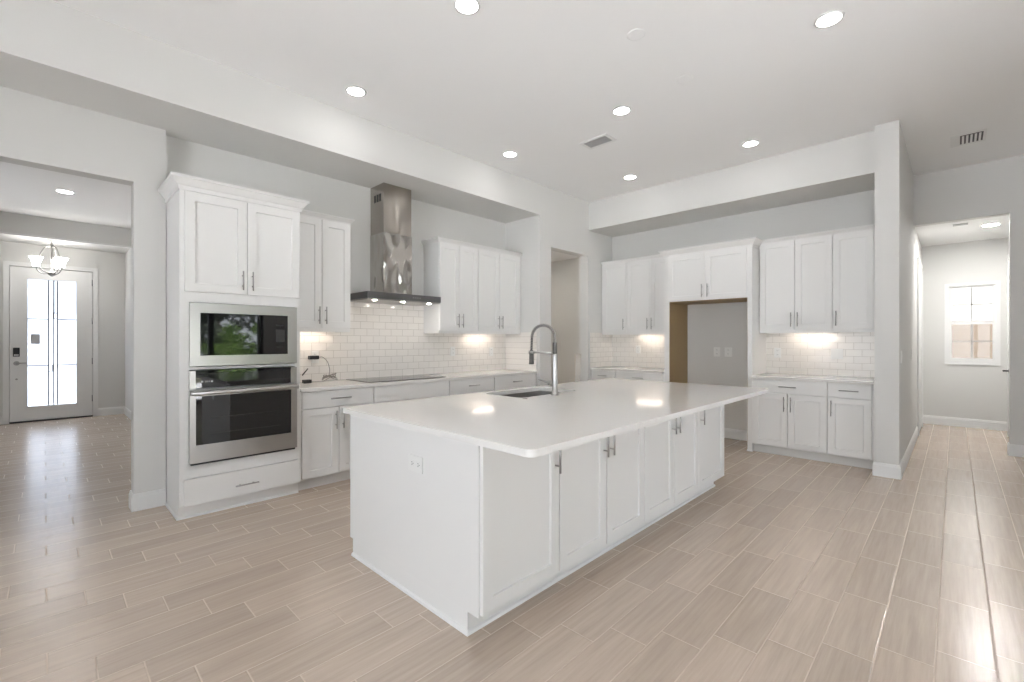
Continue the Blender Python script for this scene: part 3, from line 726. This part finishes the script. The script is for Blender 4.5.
# outlets and switches
def plate(name, label, cat, loc, rz, w, h, kind, group=None):
    """wall plate facing local -Y"""
    t = thing(name, label, cat, loc, rz, group)
    MB().box(-w/2, w/2, -0.006, 0, -h/2, h/2, 0.002).done('cover_plate', PLATE, t)
    if kind == 'outlet_h':
        for x in (-w*0.22, w*0.22):
            f = MB().box(x-0.017, x+0.017, -0.0075, -0.006, -0.015, 0.015).done('receptacle', PLATE, t)
            m = MB()
            for dz in (-0.006, 0.006): m.box(x-0.004, x+0.005, -0.0078, -0.0075, dz-0.0014, dz+0.0014)
            m.cyl((x+0.011, -0.0078, 0), (x+0.011, -0.0075, 0), 0.003, 8); m.done('slots', DARK, f)
    elif kind == 'outlet':
        for z in (-h*0.21, h*0.21):
            f = MB().box(-0.016, 0.016, -0.0075, -0.006, z-0.017, z+0.017).done('receptacle', PLATE, t)
            m = MB()
            for dx in (-0.006, 0.006): m.box(dx-0.0014, dx+0.0014, -0.0078, -0.0075, z-0.003, z+0.007)
            m.done('slots', DARK, f)
    else:
        MB().box(-0.016, 0.016, -0.0085, -0.006, -0.033, 0.033, 0.001).done('rocker', PLATE, t)
    return t
plate('power_outlet', 'white outlet low on the end panel of the island', 'outlet', (-1.975, 1.3265, 0.690), 0, 0.125, 0.082, 'outlet_h')
plate('power_outlet', 'left-hand white outlet plate in the empty refrigerator bay', 'outlet', (-2.345, 6.4495, 1.163), 0, 0.085, 0.125, 'outlet')
plate('power_outlet', 'right-hand white outlet plate in the empty refrigerator bay', 'outlet', (-2.195, 6.4495, 1.163), 0, 0.095, 0.125, 'outlet')
plate('power_outlet', 'white outlet in the tile nearest the refrigerator enclosure, right side', 'outlet', (-1.60, 6.4395, 1.165), 0, 0.075, 0.12, 'outlet')
plate('light_switch', 'white switch plate in the tile near the projecting wall end', 'switch', (-0.985, 6.4395, 1.165), 0, 0.115, 0.12, 'switch')
plate('power_outlet', 'white outlet in the corner tile left of the refrigerator bay', 'outlet', (-3.53, 6.4395, 1.18), 0, 0.075, 0.12, 'outlet')
plate('power_outlet', 'white outlet in the tile behind the cord, beside the oven tower', 'outlet', (-4.6495, 1.915, 1.153), R90, 0.075, 0.12, 'outlet')
plate('power_outlet', 'white outlet in the tile right of the cooktop', 'outlet', (-4.6495, 3.68, 1.18), R90, 0.075, 0.12, 'outlet')
plate('power_outlet', 'white outlet in the tile near the far corner of the hood wall', 'outlet', (-4.6495, 4.36, 1.165), R90, 0.075, 0.12, 'outlet')
plate('light_switch', 'white light switch on the near end of the projecting wall', 'switch', (-0.3795, 5.87, 1.158), R90, 0.075, 0.12, 'switch')
plate('light_switch', 'white light switch further back toward the hallway opening', 'switch', (-0.3795, 7.30, 1.158), R90, 0.075, 0.12, 'switch')

# power cord on the counter
t = thing('phone_charger', 'black adapter with thin coiled cord plugged in beside the oven tower', 'charger', (-4.55, 1.9, 0.9055))
O = Vector((-4.55, 1.9, 0.9055))
m = MB(); m.box(-0.092, -0.042, -0.06, 0.035, 0.225, 0.262, 0.004); m.done('plug', BLACKP, t)
m = MB(); m.box(0.02, 0.07, -0.16, -0.085, 0.0, 0.035, 0.004); m.done('adapter', BLACKP, t)
pts = [(-0.066, 0.037, 0.243), (-0.06, 0.075, 0.245), (-0.04, 0.115, 0.20), (-0.03, 0.135, 0.12), (-0.02, 0.13, 0.05)]
def smooth(P, k=8):
    P = [Vector(p) for p in P]; out = []
    for i in range(len(P)-1):
        p0, p1, p2, p3 = P[max(i-1,0)], P[i], P[i+1], P[min(i+2, len(P)-1)]
        for j in range(k):
            s = j/k
            out.append(0.5*((2*p1) + (p2-p0)*s + (2*p0-5*p1+4*p2-p3)*s*s + (3*p1-p0-3*p2+p3)*s**3))
    out.append(P[-1]); return out
for i in range(30):
    q = i * 2*PI/10; pts.append((-0.02 + 0.04*math.sin(q), 0.13 + 0.075*math.cos(q + 0.4*(i//10)), 0.010 + 0.035*abs(math.sin(q*0.5 + i*0.3)) + 0.001*i))
pts += [(0.0, 0.06, 0.008), (0.04, 0.0, 0.007), (0.05, -0.05, 0.008), (0.047, -0.084, 0.015)]
m = MB(); m.tube(smooth(pts), 0.0032, 6); m.done('cord', CORDM, t)
m = MB(); m.tube([(-0.062, 1.775-1.9, 0.07), (-0.062, 1.83-1.9, 0.135)], 0.006, 8)
tag(m.done('pen', BLACKP, None, None), 'short black stick leaning against the tile beside the oven tower', 'stick')
bpy.data.objects['pen'].location = O

# plank leaning inside the pantry doorway
m = MB(); m.box(-0.012, 0.012, -0.065, 0.065, 0, 1.10, 0.003)
o = m.done('leaning_board', PARCH, None, (-4.13, 5.62, 0.012)); o.rotation_euler = (math.radians(-3.5), 0, 0)
tag(o, 'white board leaning inside the pantry doorway', 'board')

# ------------------------------------------------------------------ LIGHTS OF THE ROOM AND ADDED ONES
def downlight(label, x, y, z, r=0.068, lens=LENS, proto=[None]):
    t = thing('recessed_light', label, 'ceiling light', (x, y, z), 0, 'recessed ceiling lights')
    m = MB(); m.lathe([(r, -0.0005), (r+0.016, -0.0005), (r+0.014, -0.005), (r, -0.008)], 28, cap=False); m.done('trim_ring', TRIM, t)
    m = MB(); m.lathe([(r, -0.0045), (r, -0.0015)], 28); m.done('lens', lens, t)
    return t
downlight('recessed light cut by the top edge of the photo', -2.189, 1.846, CZ)
downlight('recessed light nearest the top right corner of the photo', -0.59, 3.575, CZ)
downlight('recessed light by the beam, nearest the oven tower', -3.613, 1.831, CZ)
downlight('recessed light over the island, closest to the grey louvred ceiling vent', -2.182, 3.677, CZ)
downlight('recessed light by the beam above the far end of the hood wall', -3.591, 3.659, CZ)
downlight('recessed light by the soffit above the right refrigerator wall cabinets', -1.562, 5.252, CZ)
downlight('recessed light by the soffit near the far corner of the ceiling', -2.992, 5.248, CZ)
# added, unseen downlights carrying the grid on, to brighten floor and ceiling
downlight('added recessed light above the viewpoint left of centre, outside the photo', -2.19, 0.0, CZ)
downlight('added recessed light right of the projecting wall end, outside the photo', 1.5, 5.25, CZ)
downlight('added recessed light far right of the kitchen, outside the photo', 1.3, 3.575, CZ)
downlight('added recessed light right of the viewpoint, outside the photo', -0.59, 1.80, CZ)
downlight('recessed light in the foyer ceiling', -8.0, 0.183, 3.19, 0.075, LENSF)
downlight('recessed light in the hallway ceiling', 0.33, 8.55, 2.82, 0.075, LENSH)
downlight('added recessed light in the pantry ceiling, hidden behind the doorway head', -5.0, 5.5, 2.75, 0.075, LENSP)  # unseen lamp added to brighten the pantry

def bar_light(label, loc, rz):
    t = thing('under_cabinet_light', label, 'light', loc, rz, 'under-cabinet lights')
    MB().box(-0.22, 0.22, -0.02, 0.02, -0.010, 0.0, 0.002).done('housing', PLATE, t)
    B(-0.21, 0.21, -0.014, 0.014, -0.0125, -0.0102).done('diffuser', BAR, t)
ZU = 1.4325
bar_light('light under the wall cabinet beside the oven tower', (-4.54, 1.81, ZU), R90)
bar_light('light under the wall cabinets right of the range hood', (-4.54, 4.08, ZU), R90)
bar_light('light under the wall cabinets left of the refrigerator bay', (-3.29, 6.33, ZU + 0.005), 0)
bar_light('light under the wall cabinets right of the refrigerator bay', (-1.22, 6.33, ZU + 0.005), 0)

# chandelier
K = 1.226
t = thing('chandelier', 'three-light nickel chandelier with frosted glass shades in the foyer', 'chandelier', (-10.05, 0.086, 2.313))
m = MB(); m.lathe([(0.055, 0.5715), (0.055, 0.565), (0.03, 0.555), (0.006, 0.55)], 20); m.done('canopy', CHROME, t)
m = MB(); m.lathe([(r*K, z*K) for r, z in [(0.004, 0.0), (0.030, 0.015), (0.042, 0.035), (0.040, 0.05), (0.014, 0.065), (0.010, 0.10), (0.012, 0.25), (0.009, 0.38), (0.016, 0.40), (0.006, 0.43), (0.005, 0.452)]], 18); m.done('column', NICKEL, t)
for k in range(3):
    q = math.radians(-84 + 120*k); c, s_ = math.cos(q), math.sin(q)
    def pt(L): return [(a*c*K, a*s_*K, z*K) for a, z in L]
    m = MB(); m.tube(smooth(pt([(0.012, 0.39), (0.07, 0.35), (0.115, 0.22), (0.10, 0.09), (0.03, 0.04)])), 0.006*K, 8); m.tube(smooth(pt([(0.03, 0.035), (0.08, 0.03), (0.125, 0.06), (0.14, 0.105)])), 0.006*K, 8)
    m.lathe([(0.02*K, 0.10*K), (0.024*K, 0.115*K), (0.012*K, 0.125*K)], 14, (0.14*c*K, 0.14*s_*K, 0)); ar = m.done('arm', NICKEL, t)
    m = MB(); m.lathe([(r*K, z*K) for r, z in [(0.030, 0.115), (0.036, 0.15), (0.045, 0.19), (0.062, 0.225), (0.066, 0.230), (0.060, 0.228), (0.042, 0.188), (0.033, 0.15), (0.026, 0.12)]], 20, (0.14*c*K, 0.14*s_*K, 0)); m.done('lamp_shade', SHADE, ar)

# ceiling vents and blank covers
t = thing('ceiling_vent', 'grey louvred ceiling vent above the island', 'vent', (-2.70, 4.075, CZ - 0.0005))
m = MB(); m.box(-0.165, 0.165, -0.105, -0.075, -0.008, 0); m.box(-0.165, 0.165, 0.075, 0.105, -0.008, 0); m.box(-0.165, -0.135, -0.075, 0.075, -0.008, 0); m.box(0.135, 0.165, -0.075, 0.075, -0.008, 0); m.done('frame', TRIM, t)
B(-0.135, 0.135, -0.075, 0.075, -0.001, 0).done('backing', VENTD, t)
for k in range(6):
    y = -0.0625 + k*0.025
    B(-0.135, 0.135, y-0.008, y+0.007, -0.006, -0.0012).done('louvre', VENTG, t)
t = thing('ceiling_vent', 'white ceiling vent with dark slots before the hallway opening', 'vent', (0.115, 6.69, CZ - 0.0005))
m = MB(); m.box(-0.15, 0.115, -0.185, 0.185, -0.006, -0.002, 0.001); m.done('plate', TRIM, t)
m = MB()
for k in range(6): m.box(-0.078 + k*0.031, -0.064 + k*0.031, -0.135, 0.135, -0.0068, -0.006)
m.box(-0.078, 0.091, -0.145, -0.125, -0.0068, -0.006)
m.done('slots', VENTD, t)
B(-0.14, 0.105, -0.175, 0.175, -0.0019, 0).done('backing', VENTD, t)
t = thing('ceiling_vent', 'small grey return vent in the hallway ceiling', 'vent', (0.05, 8.25, 2.8195))
m = MB(); m.box(-0.07, 0.07, -0.05, 0.05, -0.008, 0); m.done('plate', VENTG, t)
for lab, x, y in (('blank white ceiling cover over the near part of the island', -1.569, 2.833), ('blank white ceiling cover farther back over the island', -1.554, 3.589)):
    m = MB(); m.lathe([(0.062, 0.0), (0.062, -0.0015), (0.055, -0.0025), (0.01, -0.0025)], 24)
    for sx in (-0.04, 0.04): m.cyl((sx, 0, -0.0040), (sx, 0, -0.0025), 0.004, 8)
    tag(m.done('ceiling_cover', CEIL, None, (x, y, CZ - 0.0005)), lab, 'cover plate', 'blank ceiling covers')

# ------------------------------------------------------------------ OUTSIDE (seen through the hall window and mirrored in the appliances)
struct('ground_outside', B(3.36, 9.5, -16, 24, -0.16, -0.06), PATIO, 'patio outside the sliding doors, made pale to bounce sunlight indoors', 'ground')
struct('ground_lawn', B(9.5, 30, -16, 24, -0.17, -0.07), GRASS, 'lawn beyond the patio', 'ground')
struct('ground_hall_outside', B(-8, 3.3, 9.96, 24, -0.16, -0.06), GRASS, 'lawn outside the hallway window', 'ground')
struct('ground_entry', B(-18, -10.92, -8, 9.9, -0.16, -0.06), CONC, 'paved entry outside the front door', 'ground')
struct('ground_back', B(-10.9, 3.3, -16, -3.66, -0.16, -0.06), PATIO, 'unseen patio behind the house, made pale to bounce sunlight indoors', 'ground')
t = thing('neighbor_house', 'beige neighbouring house seen through the hallway window', 'house', (0.6, 13.5, -0.06))
B(-4, 6, 0, 3, 0, 1.80).done('lower_wall', STUCCO, t)
B(-4, 6, 0.02, 3, 1.80, 2.9).done('upper_wall', mat('pale_siding', (0.45, 0.44, 0.42), 0.8), t)
m = MB(); m.box(-4.3, 6.3, -0.35, 3.3, 2.9, 3.05); m.done('fascia', TRIM, t)
m = MB(); m.sweep([(-4.3, 1.5), (6.3, 1.5)], [(-1.8, 0), (1.85, 0), (0, 1.0)], 3.051); m.done('roof', mat('pale_roof', (0.55, 0.53, 0.50), 0.8), t)

def tree(x, y, h, r, m_leaf, label, n, seed, nm, z0=0.5, lsz=0.10):
    rd = random.Random(seed)
    t = thing(nm, label, nm.split('_')[-1], (x, y, -0.06), rd.random()*6)
    m = MB(); m.tube([(0, 0, 0), (0.05, 0.02, h*0.4), (0, 0.08, h*0.85)], [r*0.07, r*0.05, r*0.02], 8); m.done('trunk', BARK, t)
    m = MB(); bm = m.bm
    cl = [(Vector((rd.gauss(0, r*0.45), rd.gauss(0, r*0.45), h*(z0 + (1-z0)*rd.random()))), r*rd.uniform(0.25, 0.5)) for _ in range(14)]
    for _ in range(n):
        c, cr = rd.choice(cl)
        p = c + Vector((rd.gauss(0,1), rd.gauss(0,1), rd.gauss(0,1))).normalized() * cr * rd.random()**0.4
        if p.z < 0.05: continue
        u = Vector((rd.gauss(0,1), rd.gauss(0,1), rd.gauss(0,1))).normalized(); w_ = u.orthogonal().normalized()
        bm.faces.new([bm.verts.new(q) for q in (p-u*lsz, p+w_*lsz*0.45, p+u*lsz, p-w_*lsz*0.45)])
    m.done('foliage', m_leaf, t)
k = 0
for x, y, h, r in ((14.6, 4.9, 8.0, 2.0), (14.2, 10.2, 8.0, 1.7), (21.0, 6.6, 10.5, 2.6), (20.5, 11.6, 9.0, 1.9)):
    k += 1
    tree(x, y, h, r, LEAF, 'dark green tree beyond the sliding doors, mirrored in the microwave', 4200, k, 'garden_tree', 0.16, 0.16)
    C.objects[-1]
for o in C.objects:
    if o.parent is None and o.name.startswith('garden_tree'): o['group'] = 'trees beyond the sliding doors'
for i, (x, y) in enumerate(((10.6, 2.3), (10.6, 4.3), (10.6, 6.3))):
    tree(x, y, 1.25, 0.62, LEAF, 'dark green bush beyond the sliding doors, mirrored in the microwave', 1400, 50 + i, 'garden_bush', 0.15, 0.09)
for o in C.objects:
    if o.parent is None and o.name.startswith('garden_bush'): o['group'] = 'bushes beyond the sliding doors'
tree(7.6, 4.25, 1.75, 0.75, LEAF2, 'bright green shrub beyond the sliding doors, mirrored in the microwave', 1500, 99, 'garden_shrub', 0.2, 0.09)
